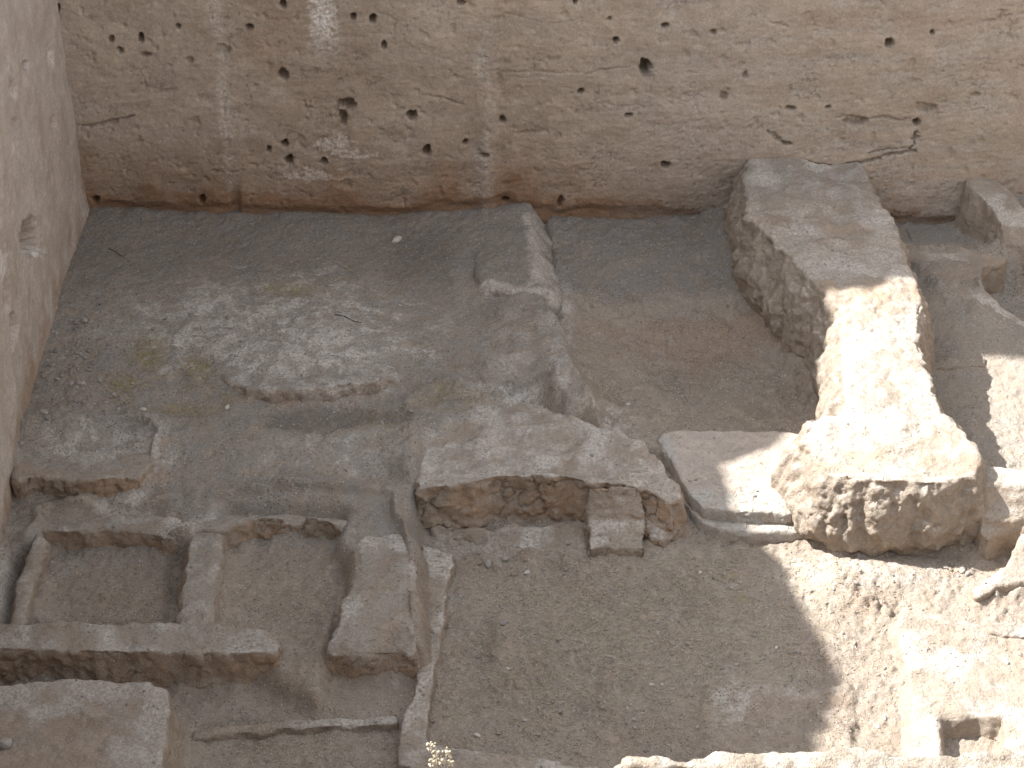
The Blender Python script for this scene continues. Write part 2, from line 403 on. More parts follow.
# hollow before the low platform, toned darker in the dark layer
Z -= .05*sstep(1.2, .3, np.hypot((UU-330)/80, (VV-418)/14)+n_mid*.3)
att = {k: np.zeros(XX.shape) for k in LAYERS}
grey = lab_A*.75+lab_W*.45+lab_fl*.22+lab_B*.2+bin_m*.2+q_m*.6
grey = np.clip(blur(grey*1., 5, 2)+n_mid*.25, 0, 1)
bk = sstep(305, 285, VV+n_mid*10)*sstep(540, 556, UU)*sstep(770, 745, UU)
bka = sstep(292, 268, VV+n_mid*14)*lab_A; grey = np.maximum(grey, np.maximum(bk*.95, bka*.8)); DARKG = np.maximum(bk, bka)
att['dust'] = np.clip(grey*(.8+1.1*nm(.18, 4, 44)+.5*n_sm), 0, 1)
def B(cu, cv, ru, rv, k=.45): return blob(UU, VV, cu, cv, ru, rv, n_mid*k+n_sm*.35)
pale = np.maximum.reduce([B(285, 335, 130, 58, .6)*1.5, B(360, 360, 40, 28)*1.4, B(215, 315, 50, 30), B(100, 450, 60, 25)*.8, B(152, 450, 22, 34), B(345, 450, 80, 28)*.55, B(215, 525, 30, 20)*.7, B(560, 340, 14, 60)*.8, B(470, 440, 60, 30)*.9, B(500, 400, 45, 14)*.9, B(345, 455, 30, 26)*.9, B(130, 335, 40, 26)*.5, B(390, 590, 26, 50)*.5, B(600, 430, 50, 14)*.9, B(545, 235, 12, 40)*.6,
                          B(730, 700, 26, 26)*.9, B(790, 695, 60, 10)*.6, B(850, 575, 90, 26)*.6, B(500, 545, 70, 16)*.5, B(630, 500, 60, 60)*.3, B(1000, 290, 45, 40)*.4])
flk = sstep(-.06, .1, nm(.17, 4, 77)+n_sm*.45)
att['white'] = np.clip(pale*(.10+.30*flk+.1*sstep(-.2, .5, n_sm)), 0, .5)
att['red'] = np.clip(lab_B*sstep(300, 318, VV+n_mid*10)*.12*(1+n_mid)+bin_m*.15+B(700, 335, 120, 26)*.35+B(152, 470, 20, 36)*.35+lab_fl*.12*(1+n_mid*2)+lab_A*.10*np.clip(n_big+.2, 0, 1)*(1-pale)+B(868, 602, 34, 14)*.22+B(300, 398, 62, 9, .2)*.5, 0, 1)
dz = inpoly(XX, YY, zones[14][0])*1.; wz = (inpoly(XX, YY, zones[10][0]) | inpoly(XX, YY, zones[11][0]))*1.
dz = np.maximum(dz, B(515, 350, 34, 44)*.6)
att['white'] = np.maximum(att['white'], blur(dz, 4, 2)*np.clip(nm(.25, 4, 43)*.7+.25, 0, .4)); att['white'] = np.maximum(att['white'], blur(wz, 2, 2)*np.clip(nm(.6, 3, 2)*.9+nm(.22, 4, 13)*.35+.14, 0, .45))
att['dust'] = att['dust']*(1-.8*blur(np.maximum(dz, wz), 4, 2))
att['ochre'] = np.clip(np.maximum.reduce([B(148, 354, 18, 16), B(200, 372, 17, 12), B(122, 384, 14, 12)*.8, B(285, 288, 28, 7), B(227, 398, 9, 8), B(190, 408, 40, 6)*.6, B(448, 400, 40, 12)*.4, B(300, 290, 120, 14)*.25, B(728, 576, 12, 5)*.5, B(385, 425, 30, 30)*.3, B(740, 600, 10, 5), B(330, 470, 30, 15)*.25])*(.7+n_sm), 0, .75)
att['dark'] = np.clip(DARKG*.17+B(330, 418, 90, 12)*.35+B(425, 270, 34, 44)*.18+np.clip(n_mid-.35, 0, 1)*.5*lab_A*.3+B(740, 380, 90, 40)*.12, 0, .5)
# ------------------------------------------------------------------ the cut sections (pit walls)
YAW = math.radians(2.6)
C0 = np.array([-4.57, 17.68, 0.])
DB = np.array([math.cos(YAW), math.sin(YAW), 0]); NB = np.array([-math.sin(YAW), math.cos(YAW), 0])
DL = np.array([.042, -1, 0]); DL /= np.linalg.norm(DL); NL = np.array([DL[1], -DL[0], 0])     # NL points out of the pit (-x)
def onplane(u, v, n):
    d = ray(u, v); o = np.array([0, 0, CH]); return o+d*(((C0-o)@n)/(d@n))
def section(name, D, Nrm, s0, s1, fs, profile, holes, cracks, post, sl, lean=0., lc=None):
    s = np.concatenate([np.arange(s0, fs[0], .15), np.arange(fs[0], fs[1], fs[2]), np.arange(fs[1], s1+.15, .15)])
    zf = np.concatenate([np.arange(-.75, 2.75, fs[2]), np.arange(2.75, 4.6, .12)])
    nt = 14
    S, Zf = np.meshgrid(s, np.concatenate([zf, np.linspace(0, 1, nt)]))
    prof = np.interp(s, *zip(*profile))+pn(np.stack([s*2.3, s*0, s*0], 1))*.05+pn(np.stack([s*7.3, s*0+4, s*0], 1))*.06
    for k in range(nt): Zf[len(zf)+k, :] = 4.6+(prof-4.6)*(k+1)/nt
    pos = C0+S.ravel()[:, None]*D+Zf.ravel()[:, None]*np.array([0, 0, 1.])
    U_, V_ = proj(pos)
    n1 = fbm(pos, 1.6, 4, off=2); n2 = fbm(pos, .4, 4, off=6); n3 = fbm(pos*np.array([1, 1, 2.2]), .11, 4, off=8); n4 = fbm(pos*np.array([.5, .5, 3.]), .5, 4, off=11)
    d = n1*.035+n2*.012+n3*.005+n4*.0035
    pit = sstep(.42, .75, fbm(pos, .16, 3, off=25)); d += pit*.018
    A = {k: np.zeros(len(pos)) for k in LAYERS}
    nh = fbm(pos, .05, 3, off=71)*.6+n3*.2
    d += sstep(.38, .6, fbm(pos*np.array([1, 1, 1.5]), .055, 3, off=81))*.014*sstep(-.1, .4, n2)
    for (hu, hv, ru, rv, dep) in holes:
        r = np.hypot((U_-hu)/(ru*.88), (V_-hv)/(rv*.88))+nh*.75
        d += sstep(1.1, .6, r)*dep*2.0
    for pts, wd, dep, dk in cracks:
        r = polydist(U_+n3*7, V_+n2*4, pts)+np.clip(n3, -.3, 1)*1.6
        k = sstep(wd, wd*.3, r); d += k*dep; A['dark'] = np.maximum(A['dark'], k*dk*(.55+.35*n3))
    d = post(U_, V_, S.ravel(), Zf.ravel(), d, A, (n1, n2, n3, n4))
    pos = pos+Nrm*d[:, None]
    nr, nc = S.shape
    # top of the bank and its outer side
    extra = []
    topv = pos.reshape(nr, nc, 3)[-1]
    for o_, dz in ((.5, .02), (1.2, -.05), (2.2, -.6)):
        extra.append(topv+Nrm*o_+np.array([0, 0, dz])+np.stack([s*0, s*0, pn(np.stack([s*3, s*0+o_, s*0], 1))*.08], 1))
    extra.append(extra[-1]*np.array([1, 1, 0])+np.array([0, 0, 5.2])+Nrm*1.5)
    V = np.concatenate([pos]+extra); nr2 = nr+len(extra)
    me = grid_mesh(V, nr2, nc)
    for k in LAYERS: set_attr(me, k, np.concatenate([np.clip(A[k], 0, 1), np.zeros(nc*len(extra))]))
    return me

backholes = [(58, 8, 3, 5, .1), (141, 38, 3.2, 6, .14), (178, 26, 2.5, 2.5, .1), (250, 28, 5, 4, .12), (111, 39, 3, 4, .06), (285, 144, 4, 4, .15), (289, 161, 5, 6, .15), (269, 149, 3, 3, .07), (323, 162, 4, 4, .13),
             (283, 75, 6, 7, .09), (353, 17, 3, 4, .12), (346, 105, 10, 7, .10), (343, 118, 5, 9, .07), (95, 200, 4, 4, .15), (202, 200, 4, 5, .09), (283, 5, 4, 5, .1), (373, 19, 4, 6, .16), (384, 45, 3, 6, .07), (412, 116, 6, 6, .15),
             (427, 151, 4.5, 7, .16), (465, 142, 3, 4, .12), (502, 120, 4, 4, .08), (506, 202, 4, 3.5, .15), (581, 92, 4, 3, .14), (645, 68, 6.5, 11, .17), (665, 25, 4, 3, .14), (616, 40, 3.5, 4, .11), (628, 115, 4, 3, .1),
             (665, 165, 5, 5, .15), (575, 1, 3, 3, .12), (609, 18, 2.5, 2.5, .08), (461, 2, 4, 4, .1), (560, 202, 4, 6, .06), (889, 43, 5, 5.5, .14), (932, 32, 2.5, 3, .1), (790, 108, 6, 3, .07), (787, 143, 5, 2.5, .09), (917, 123, 4, 4, .13),
             (713, 32, 4, 4, .05), (854, 121, 14, 5, .05), (828, 107, 3, 2, .08), (120, 50, 4, 6, .05), (190, 60, 4, 3, .03), (925, 108, 12, 6, .04), (484, 155, 6, 3, .06), (723, 96, 5, 5, .04), (146, 55, 6, 3, .05), (222, 50, 9, 7, .03), (745, 75, 4, 4, .03), (975, 95, 6, 3, .03)]
backcracks = [([(82, 127), (108, 123), (132, 116)], 2.2, .03, .75), ([(804, 161), (830, 165), (862, 164), (895, 157), (911, 150), (915, 130)], 2.4, .04, .9), ([(870, 155), (912, 146)], 1.6, .02, .7), ([(840, 117), (885, 117), (905, 120)], 1.8, .02, .55),
              ([(768, 132), (786, 143)], 2.2, .03, .6), ([(490, 72), (545, 73), (600, 71), (640, 63)], 1.3, .012, .4), ([(210, 172), (240, 170)], 1.5, .015, .3), ([(430, 95), (466, 104)], 1.5, .02, .35), ([(520, 131), (545, 131)], 1.4, .015, .4),
              ([(585, 113), (593, 104), (640, 107)], 1.2, .01, .3), ([(985, 22), (1010, 18)], 1.2, .02, .3), ([(305, 102), (309, 113)], 1.6, .02, .5), ([(770, 22), (790, 27)], 1.4, .02, .35), ([(505, 13), (560, 22), (580, 20)], 1.4, .01, .25)]
def back_post(U, V, S, Zc, d, A, ns):
    n1, n2, n3, n4 = ns; fine_n = fbm(np.stack([S, Zc*1.0, S*0], 1), .3, 3, off=91)
    basev = np.interp(U, [88, 235, 400, 472, 505, 545, 735, 760, 900, 1100], [212, 219, 219, 212, 206, 218, 221, 225, 226, 226])
    h = basev-V
    right = sstep(560, 700, U)  # right end made paler and less red, bounced light put into the colour
    band = sstep(26, 6, h+n2*16+n3*8)*sstep(60, 110, U)
    A['red'] = np.clip(band*(.95-.35*right)+sstep(95, 25, h+n1*26+n2*18)*.55*(1-right*.5)+.3*sstep(.15, .6, n1+n4*.5)*(1-right), 0, 1)
    d = d+sstep(14, 3, h+n2*6)*.055*sstep(80, 110, U)
    # pale runs of washed lime and the bird-lime splash
    run = np.maximum.reduce([sstep(11, 2, np.abs(U-(216+V*.085)+n2*6))*.35, sstep(12, 3, np.abs(U-(484+V*.012)+n2*7))*.30])
    spl = sstep(14, 2, np.abs(U-(322+V*.06)+n3*13)-4)*sstep(78, 14, V+n3*30)*np.clip(.85+n3*1.3, 0, 1)
    sp2 = np.maximum(blob(U, V, 336, 146, 18, 9, n3*1.4), blob(U, V, 355, 155, 16, 5, n3*1.6))*.45
    sp3 = blob(U, V, 310, 176, 26, 5, n3*1.5)*.35
    A['white'] = np.clip(run*(.5+n2*.6+n3*.5)+spl+sp2+sp3, 0, .9)
    A['ochre'] = np.clip(blob(U, V, 985, 142, 45, 4, n3)*.35, 0, .5)
    A['red'] = np.maximum(A['red'], blob(U, V, 880, 22, 90, 12, n2*.8)*.35)
    # patchy dusty crust; the paler right end is bounced light painted in
    A['dust'] = np.clip(.25*right+.4*sstep(0, .5, n4+n2*.5)*(.35+right*.4), 0, .7)
    fine = sstep(.30, .55, n3+n2*.5)*sstep(-.2, .4, n4+n1)
    ck = sstep(.93, 1.0, (1-np.abs(fine_n)*2.2))*sstep(.1, .5, n2+n1*.5)
    A['dark'] = np.maximum(A['dark'], np.clip(fine*.22+ck*.5, 0, .5))
    # protruding washed rib at the middle wall and the hollow flute beside it
    d = d-.05*sstep(14, 3, np.abs(U-488))*sstep(60, 200, V)+.05*sstep(7, 2, np.abs(U-235))*sstep(175, 200, V)
    # the recess cut deeper behind the right-hand bin
    return d
def Bs(x): return (x-C0[0])/DB[0]
prof_b = [(-3, 8.5), (Bs(-4.4), 8.5), (Bs(-4.0), 8.35), (Bs(-3.7), 8.2), (Bs(-3.4), 7.8), (Bs(-3.0), 7.75), (Bs(-2.8), 8.4), (Bs(-2.3), 8.2), (Bs(-1.3), 7.0), (Bs(0), 6.3), (20, 6.0)]  # rim out of view, heights shaped to place the shadow edge
me = section('w', DB, NB, -.4, 16.5, (-.1, 10.9, .0135), prof_b, backholes, backcracks, back_post, 1)
tag(link('earth_section', me, M_WALL), 'tall brown earth section across the back, pocked with burrow holes, streaked white', 'earth wall')
leftholes = [(25, 65, 2.5, 4, .12), (30, 238, 8, 17, .2), (13, 90, 4, 10, .05), (16, 125, 4, 8, .03), (52, 125, 3, 8, .03), (14, 330, 3, 14, .05), (8, 300, 3, 18, .03), (50, 55, 3, 10, .03)]
leftcracks = [([(62, 145), (72, 137)], 1.2, .012, .3), ([(36, 250), (46, 254)], 1.6, .03, .5), ([(40, 160), (42, 178)], 1.2, .012, .3)]
def left_post(U, V, S, Zc, d, A, ns):
    n1, n2, n3, n4 = ns
    bu = np.interp(V, [200, 210, 290, 360, 410, 450, 500, 560, 700], [90, 88, 60, 40, 28, 18, 10, 0, -20])
    A['red'] = np.clip(sstep(10, 3, bu-U+n2*8)*.6+.1*sstep(0, .5, n1), 0, 1)
    A['white'] = np.clip(.12+n2*.25+blob(U, V, 36, 252, 10, 6, n3)*.4+blob(U, V, 3, 265, 5, 14, n3)*.5, 0, .6)
    d = -d*.55-.0
    for (hu, hv, ru, rv, dep) in leftholes:
        d = d+sstep(1.15, .5, np.hypot((U-hu)/(ru*1.25), (V-hv)/(rv*1.2))+n3*.3)*dep*1.6
    return d
def Ls(y): return 17.68-y
prof_l = [(-3, 8.5), (0, 8.45), (Ls(17.46), 8.3), (Ls(15.85), 7.05), (Ls(15.4), 6.50), (Ls(14.66), 6.54), (Ls(14.48), 6.66), (Ls(13.1), 6.93), (Ls(12.75), 6.8), (Ls(12.3), 6.55), (Ls(11.5), 6.4), (Ls(8), 6.0), (14, 6.05)]  # unseen left rim, likewise shaped for the shadow it casts
me = section('w', DL, NL, -.35, 13.5, (-.1, 6.5, .018), prof_l, [], leftcracks, left_post, -1)
tag(link('earth_section', me, M_LEFT), 'smooth pinkish earth section on the left side, one ragged cavity low down', 'earth wall')
# right-hand section, beyond the frame, which throws sunlight back into the pit
nS = 60; yy = np.linspace(5, 19, nS); zz = np.linspace(-.8, 5.6, 30)
Yg, Zg = np.meshgrid(yy, zz); pw = np.stack([Yg.ravel()*0+11.5, Yg.ravel(), Zg.ravel()], 1)
pw[:, 0] += fbm(pw, 1.2, 4)*.15+pw[:, 2]*.06
topr = pw.reshape(30, nS, 3)[-1]
pw = np.concatenate([pw, topr+np.array([1.5, 0, .1]), topr*np.array([1, 1, 0])+np.array([2.5, 0, 4.8])])
tag(link('earth_section', grid_mesh(pw, 32, nS), M_WALL), 'sunlit earth section closing the pit on its far right side', 'earth wall')

# coarse floor beyond the fine sheet, and the surface round the pit
def sheet(name, x0, x1, y0, y1, step, zf, mat):
    xs = np.arange(x0, x1+step, step); ys = np.arange(y0, y1+step, step); X, Y = np.meshgrid(xs, ys)
    p = np.stack([X.ravel(), Y.ravel(), X.ravel()*0], 1); p[:, 2] = zf(p)
    return tag(link(name, grid_mesh(p, len(ys), len(xs)), mat), kind='structure')
sheet('pit_floor', -5, 12.5, 5.5, 19, .12, lambda p: -.75+fbm(p, .8, 3)*.03+sstep(6.0, 6.5, p[:, 0])*.35, M_GROUND)
sheet('surface_ground', -70, 80, 19.2, 120, 2.0, lambda p: 5.3+fbm(p, 9, 3)*.3, M_FAR)
sheet('surface_ground', -70, -6.6, -60, 19.2, 1.6, lambda p: 5.3+fbm(p, 9, 3)*.3, M_FAR)
sheet('surface_ground', 13, 90, -60, 19.2, 1.9, lambda p: 5.0+fbm(p, 9, 3)*.3, M_FAR)
sheet('near_ground', -7, 13.5, -30, 6.2, .15, lambda p: np.minimum(8.25, 8.25-.9*np.maximum(p[:, 1], 0))+fbm(p, .9, 4)*.06, M_FAR)

# ------------------------------------------------------------------ mudbrick walls and blocks, traced at their own heights
def mw_post(co, no, A):
    U, V = proj(co); n = fbm(co, .35, 4, off=40.); s = no[:, 2] > .7
    A['dust'] = np.maximum(A['dust'], sstep(208, 190, V+n*22)*s*.95)*np.where(V < 200, 1, .9)
    A['white'] = np.maximum(A['white'], np.clip(n*.8+.10, 0, .24)*s*sstep(190, 210, V))
    A['red'] = np.clip(A['red']+np.clip(-n-.1, 0, .4)*s*.7, 0, 1)
earth_block('mudbrick_wall', [(750, 150, .46), (800, 151, .46), (815, 160, .42), (858, 160, .34), (868, 178, .36), (893, 222, .40), (905, 253, .42), (912, 272, .44), (920, 300, .45), (917, 340, .46), (922, 362, .46), (945, 405, .46), (965, 432, .45), (980, 460, .42),
                              (978, 476, .40), (930, 480, .42), (880, 480, .42), (848, 474, .40), (826, 472, .34), (814, 462, .27), (800, 440, .31), (808, 417, .40), (844, 401, .46), (844, 380, .46), (840, 350, .46), (842, 315, .46), (824, 288, .46), (802, 268, .46), (770, 238, .46), (752, 215, .46), (742, 190, .46)],
            -.50, M_BRICK, batter=.04, rnd=26, amp=.05, mid=.016, crack=.004, cell=.3, crdark=.22, rag=.05, red=.42, redlo=-.35, redhi=.1, gully=.045,
            bat={14: -.02, 15: -.06, 16: -.05,  17: .02, 18: .02, 19: .04, 20: .06, 22: .02, 23: .02, 24: .0, 25: .06, 26: .12, 27: .14, 28: .1, 29: .04, 30: .0},
            under=[(.22, .07), (.5, .15), (.72, .12)], post=mw_post, label='massive sunlit mudbrick wall running out from the back section, its near end a broad square nose', cat='mudbrick wall')

# plaster bench with a double moulded edge
def bench_post(co, no, A):
    U, V = proj(co); n = fbm(co, .12, 3)
    rim = np.maximum(sstep(12, 4, polydist(U, V, [(662, 431), (660, 438), (672, 458)])), sstep(11, 4, polydist(U, V, [(690, 500), (700, 505), (750, 512), (800, 512)])))
    edge = sstep(486, 496, V+n*6)
    A['dust'] = np.clip(np.maximum(rim, edge)*np.clip(.7+n*.9+fbm(co, .05, 3)*.6, 0, 1), 0, 1); A['red'] = A['red']*0
    A['red'] = np.clip(sstep(538, 545, V+n*4)*.5+sstep(1, -.2, no[:, 2])*.12, 0, 1)
pb = empty('plaster_bench', P(735, 540, -.48)); tag(pb, 'smooth plaster bench with a grey double-moulded front edge, half in sun, between two mudbrick blocks', 'bench')
kw = dict(rnd=30, amp=.02, mid=.011, gully=.008, rag=.03, red=.1, dust=.2, voxel=.012, post=bench_post, parent=pb)
earth_block('bench_top', [(657, 438, -.2), (662, 431, -.2), (675, 429, -.2), (692, 430, -.21), (718, 430, -.2), (780, 431, -.2), (850, 440, -.2), (850, 512, -.2), (790, 512, -.2), (749, 512, -.2), (722, 510, -.2), (702, 505, -.2), (691, 496, -.2), (681, 478, -.2)], -.42, M_PLASTER, batter=.0, **kw)
earth_block('lower_step', [(668, 460, -.33), (690, 450, -.33), (850, 460, -.33), (850, 532, -.33), (800, 532, -.33), (752, 531, -.33), (722, 528, -.33), (702, 521, -.33), (691, 511, -.33), (682, 498, -.33)], -.55, M_PLASTER, batter=.015, **kw)

# middle block with its cracked brick face, buttress and silted apron
def mb_post(co, no, A):
    U, V = proj(co); n = fbm(co, .25, 4, off=43.); s = sstep(.6, .85, no[:, 2])
    A['white'] = np.maximum(A['white'], np.clip(n*.7+.22, 0, .4)*s)
mb = empty('mudbrick_block', P(540, 530, -.5)); tag(mb, 'broken mudbrick block in shade at the middle, red cracked bricks showing along its front face', 'mudbrick block')
earth_block('block_body', [(412, 430, -.15), (424, 412, -.15), (488, 400, -.13), (537, 388, -.10), (560, 390, -.08), (573, 419, -.03), (614, 429, .02), (640, 445, .02), (660, 458, .02), (677, 484, -.02), (683, 500, -.1), (672, 510, -.12), (642, 488, .0), (593, 480, .02), (565, 476, .03), (509, 472, .03), (474, 481, .03), (421, 488, -.02), (410, 474, -.12)],
            -.62, M_BRICK, batter=.03, rnd=16, amp=.04, mid=.018, crack=.03, cell=.2, rag=.05, red=1., redlo=.0, redhi=.6, bat={0: .1, 1: .2, 2: .45, 3: .45, 4: .35, 5: .2, 6: .1, 18: .1, 9: .1, 10: .12, 11: .08, 8: .08}, post=mb_post, parent=mb)
earth_block('buttress', [(588, 486, .0), (640, 486, -.0), (643, 520, -.26), (645, 549, -.38), (590, 549, -.38), (588, 520, -.26)],
            -.64, M_BRICK, batter=.0, rnd=8, amp=.02, mid=.014, crack=.012, cell=.12, rag=.025, red=.9, redlo=-.2, redhi=.45, parent=mb)
earth_block('broken_end', [(640, 460, .01), (660, 462, -.0), (678, 490, -.1), (684, 518, -.3), (674, 540, -.42), (650, 542, -.42), (640, 520, -.3)],
            -.64, M_BRICK, batter=.02, rnd=8, amp=.03, mid=.018, crack=.035, cell=.16, rag=.03, red=.9, redlo=.1, redhi=.8, parent=mb)
earth_block('apron', [(428, 520, -.40), (480, 530, -.42), (586, 520, -.42), (590, 570, -.50), (560, 562, -.51), (530, 560, -.52), (480, 545, -.50), (430, 532, -.46)], -.65, M_BRICK, batter=.03, rnd=18, amp=.03, mid=.015, rag=.05, red=.3, dust=.4, parent=mb)

def c_post(co, no, A):
    U, V = proj(co); n = fbm(co, .2, 4, off=8.)
    e = np.maximum(sstep(16, 3, polydist(U, V, [(534, 215), (540, 262), (552, 292)])+n*12), sstep(9, 2, polydist(U, V, [(478, 288), (556, 290)])+n*8))
    A['white'] = np.clip(e*.38, 0, .5); A['dust'] = np.clip(sstep(.3, .8, no[:, 2])*(1-e)*(.75+n*.6), 0, 1); A['dark'] = .12*(1-e)
# low wall stub between the left terrace and the room behind
earth_block('low_mudbrick_wall', [(474, 190, -.13), (496, 188, .02), (526, 192, -.04), (531, 225, -.07), (537, 265, -.07), (546, 288, -.08), (530, 288, -.03), (500, 286, -.02), (482, 287, -.06), (474, 250, -.12)], -.42, M_GROUND, foot=False, batter=.22, rnd=48, amp=.035, mid=.014, rag=.04, red=.1, dust=1., post=c_post,
            bat={2: .25, 3: .34, 4: .36, 5: .34, 6: .16, 7: .14, 8: .16, 9: .22, 0: .16}, label='low grey dusty wall stub joining the foot of the back section to the middle block', cat='mudbrick wall')

# low clay platform on the left terrace
def lp_post(co, no, A):
    n = fbm(co, .3, 4, off=3.); A['white'] = np.clip(.08+.3*sstep(-.06, .1, fbm(co, .17, 4, off=77)), 0, .4); A['dust'] = np.clip(A['dust']+.35, 0, 1)
earth_block('clay_platform', [(175, 330, -.14), (225, 300, -.17), (300, 292, -.18), (368, 296, -.18), (392, 340, -.15), (396, 374, -.04), (372, 384, .05), (330, 386, .07), (285, 390, .07), (248, 388, .06), (215, 370, -.03), (188, 350, -.12)], -.4, M_GROUND, foot=False, batter=.30, rnd=20, amp=.03, mid=.014, rag=.11, red=.6, redlo=.3, redhi=.85, dust=.55,
            bat={6: .04, 7: .03, 8: .03, 9: .04, 5: .1}, voxel=.018, post=lp_post, label='low pale clay platform with a crumbled reddish front lip on the grey terrace', cat='clay platform')

# mudbrick step at the left wall
earth_block('mudbrick_step', [(5, 435, -.05), (60, 430, -.06), (150, 424, -.08), (166, 438, -.08), (152, 462, -.04), (140, 477, -.01), (96, 479, .01), (14, 477, .02)], -.24, M_BRICK, batter=.0, rnd=9, amp=.02, mid=.013, rag=.035, red=.9, redlo=.0, redhi=.6, dust=1., brick=(.22, .085, .014), bat={2: .12, 3: .14, 4: .10, 0: .1, 1: .2},
            label='low mudbrick step against the left section, short row of red bricks along its front', cat='mudbrick step')

# terrace edge behind the two bins
earth_block('terrace_edge', [(28, 512, -.28), (150, 510, -.28), (300, 500, -.28), (400, 505, -.28), (402, 534, -.22), (346, 533, -.16), (326, 520, -.14), (297, 515, -.13), (247, 518, -.13), (228, 530, -.14), (190, 532, -.14), (170, 540, -.18), (152, 534, -.18), (110, 531, -.19), (44, 532, -.19)], -.5, M_BRICK, batter=.015, rnd=24, amp=.035, mid=.014, rag=.035, red=.85, redlo=.0, redhi=.6, dust=.9, crack=.016, cell=.12,
            label='straight mudbrick terrace edge forming the back of the two square bins', cat='mudbrick wall')
earth_block('bin_wall', [(36, 532, -.18), (46, 538, -.18), (28, 612, -.18), (22, 640, -.18), (4, 640, -.18), (14, 600, -.18)], -.5, M_BRICK, batter=.03, rnd=24, amp=.03, mid=.012, rag=.03, red=.3, dust=.5, label='thin pinkish rib closing the left side of the left-hand bin', cat='bin wall')
earth_block('bin_wall', [(192, 526, -.18), (222, 526, -.18), (216, 575, -.16), (206, 640, -.19), (172, 640, -.19), (182, 600, -.17)], -.5, M_BRICK, batter=.09, rnd=24, amp=.035, mid=.013, rag=.035, red=.55, dust=.8, label='thick partition dividing the two square bins, pale along its top', cat='bin wall')
def cb_post(co, no, A):
    U, V = proj(co); n = fbm(co, .3, 4, off=12.); e = polydist(U, V, [(-40, 684), (53, 682), (150, 683), (160, 700), (156, 770)])
    tp = sstep(.7, .9, no[:, 2])
    A['white'] = sstep(46, 10, e+n*40)*tp*.3; A['red'] = sstep(20, 60, e+n*40)*tp*.35+(1-tp)*.12; A['dust'] = A['dust']*.6
def hole_post(co, no, A):
    U, V = proj(co); A['dark'] = np.maximum(A['dark'], 0)
earth_block('bin_wall', [(-40, 622, -.15), (0, 621, -.15), (90, 621, -.15), (185, 622, -.15), (262, 627, -.17), (276, 636, -.2), (277, 652, -.22), (240, 652, -.17), (200, 652, -.16), (155, 651, -.15), (80, 650, -.15), (0, 648, -.15), (-40, 648, -.15)], -.62, M_BRICK, batter=.02, rnd=24, amp=.032, mid=.015, rag=.03, red=.85, redlo=.0, redhi=.6, dust=.7, crack=.016, cell=.14,
            label='long low mudbrick wall along the front of the left-hand bin, rounded at its right end', cat='bin wall')
earth_block('broad_wall', [(352, 530, -.175), (412, 528, -.175), (415, 570, -.14), (418, 625, -.15), (419, 655, -.27), (372, 656, -.28), (330, 657, -.28), (325, 648, -.24), (340, 618, -.16), (352, 570, -.17)], -.64, M_BRICK, batter=.015, rnd=24, amp=.035, mid=.013, rag=.03, red=.85, redlo=.0, redhi=.55, dust=.9, bat={8: .15, 9: .2, 7: .08, 0: .1}, crack=.01, cell=.12,
            label='broad grey-topped wall right of the bins with a clean red front end', cat='mudbrick wall')
earth_block('kerb_wall', [(420, 545, -.42), (452, 553, -.44), (446, 610, -.45), (439, 650, -.46), (435, 690, -.46), (427, 735, -.46), (430, 743, -.46), (480, 750, -.46), (537, 758, -.46), (600, 766, -.47), (600, 800, -.47), (480, 790, -.47), (397, 765, -.47), (398, 737, -.46), (410, 700, -.46), (419, 665, -.44), (421, 620, -.42)], -.72, M_BRICK, foot=False, batter=.02, rnd=14, amp=.02, mid=.012, rag=.03, red=.4, dust=.4,
            label='narrow smooth clay kerb bending round the near left corner of the straw-strewn room', cat='kerb')
earth_block('corner_block', [(-60, 690, -.12), (0, 683, -.12), (53, 679, -.12), (120, 680, -.12), (150, 680, -.12), (166, 686, -.12), (170, 698, -.12), (166, 730, -.12), (160, 790, -.12), (-60, 800, -.12)], -.72, M_BRICK, batter=.06, rnd=16, amp=.02, mid=.013, rag=.025, red=.3, dust=.55,
            bat={5: .1, 6: .12, 7: .12, 8: .12}, post=cb_post, label='flat square earth block at the near left corner with one pale side', cat='earth block')
earth_block('low_kerb', [(192, 730, -.545), (240, 724, -.54), (300, 718, -.54), (398, 716, -.54), (398, 724, -.545), (300, 727, -.545), (240, 733, -.55), (192, 738, -.55)], -.7, M_BRICK, foot=False, batter=.03, rnd=10, amp=.01, mid=.006, red=.2, dust=.4, voxel=.012, label='faint low clay kerb crossing the floor between corner block and narrow kerb', cat='kerb')

# right-hand side
earth_block('plaster_stump', [(972, 464, .30), (1000, 466, .28), (1060, 474, .28), (1100, 480, .28), (1100, 540, .0), (1040, 530, .0), (1012, 529, -.05), (988, 544, -.13), (981, 532, -.06), (982, 504, .12), (974, 486, .25)], -.5, M_BRICK, batter=.01, rnd=9, amp=.018, mid=.008, rag=.02, red=.45, dust=1., label='white-topped plaster wall stump at the right edge abutting the mudbrick nose', cat='wall stump')
earth_block('plaster_slab', [(971, 590, -.23), (988, 577, -.2), (1007, 566, -.16), (1013, 548, -.08), (1022, 532, -.02), (1080, 530, .0), (1080, 590, -.18), (1024, 581, -.18), (1002, 583, -.2), (980, 596, -.24)], -.5, M_BRICK, batter=.0, rnd=12, amp=.02, mid=.01, rag=.02, red=.3, dust=1., label='tapering white plaster slab below the wall stump, pointing left over sunny floor', cat='plaster slab')
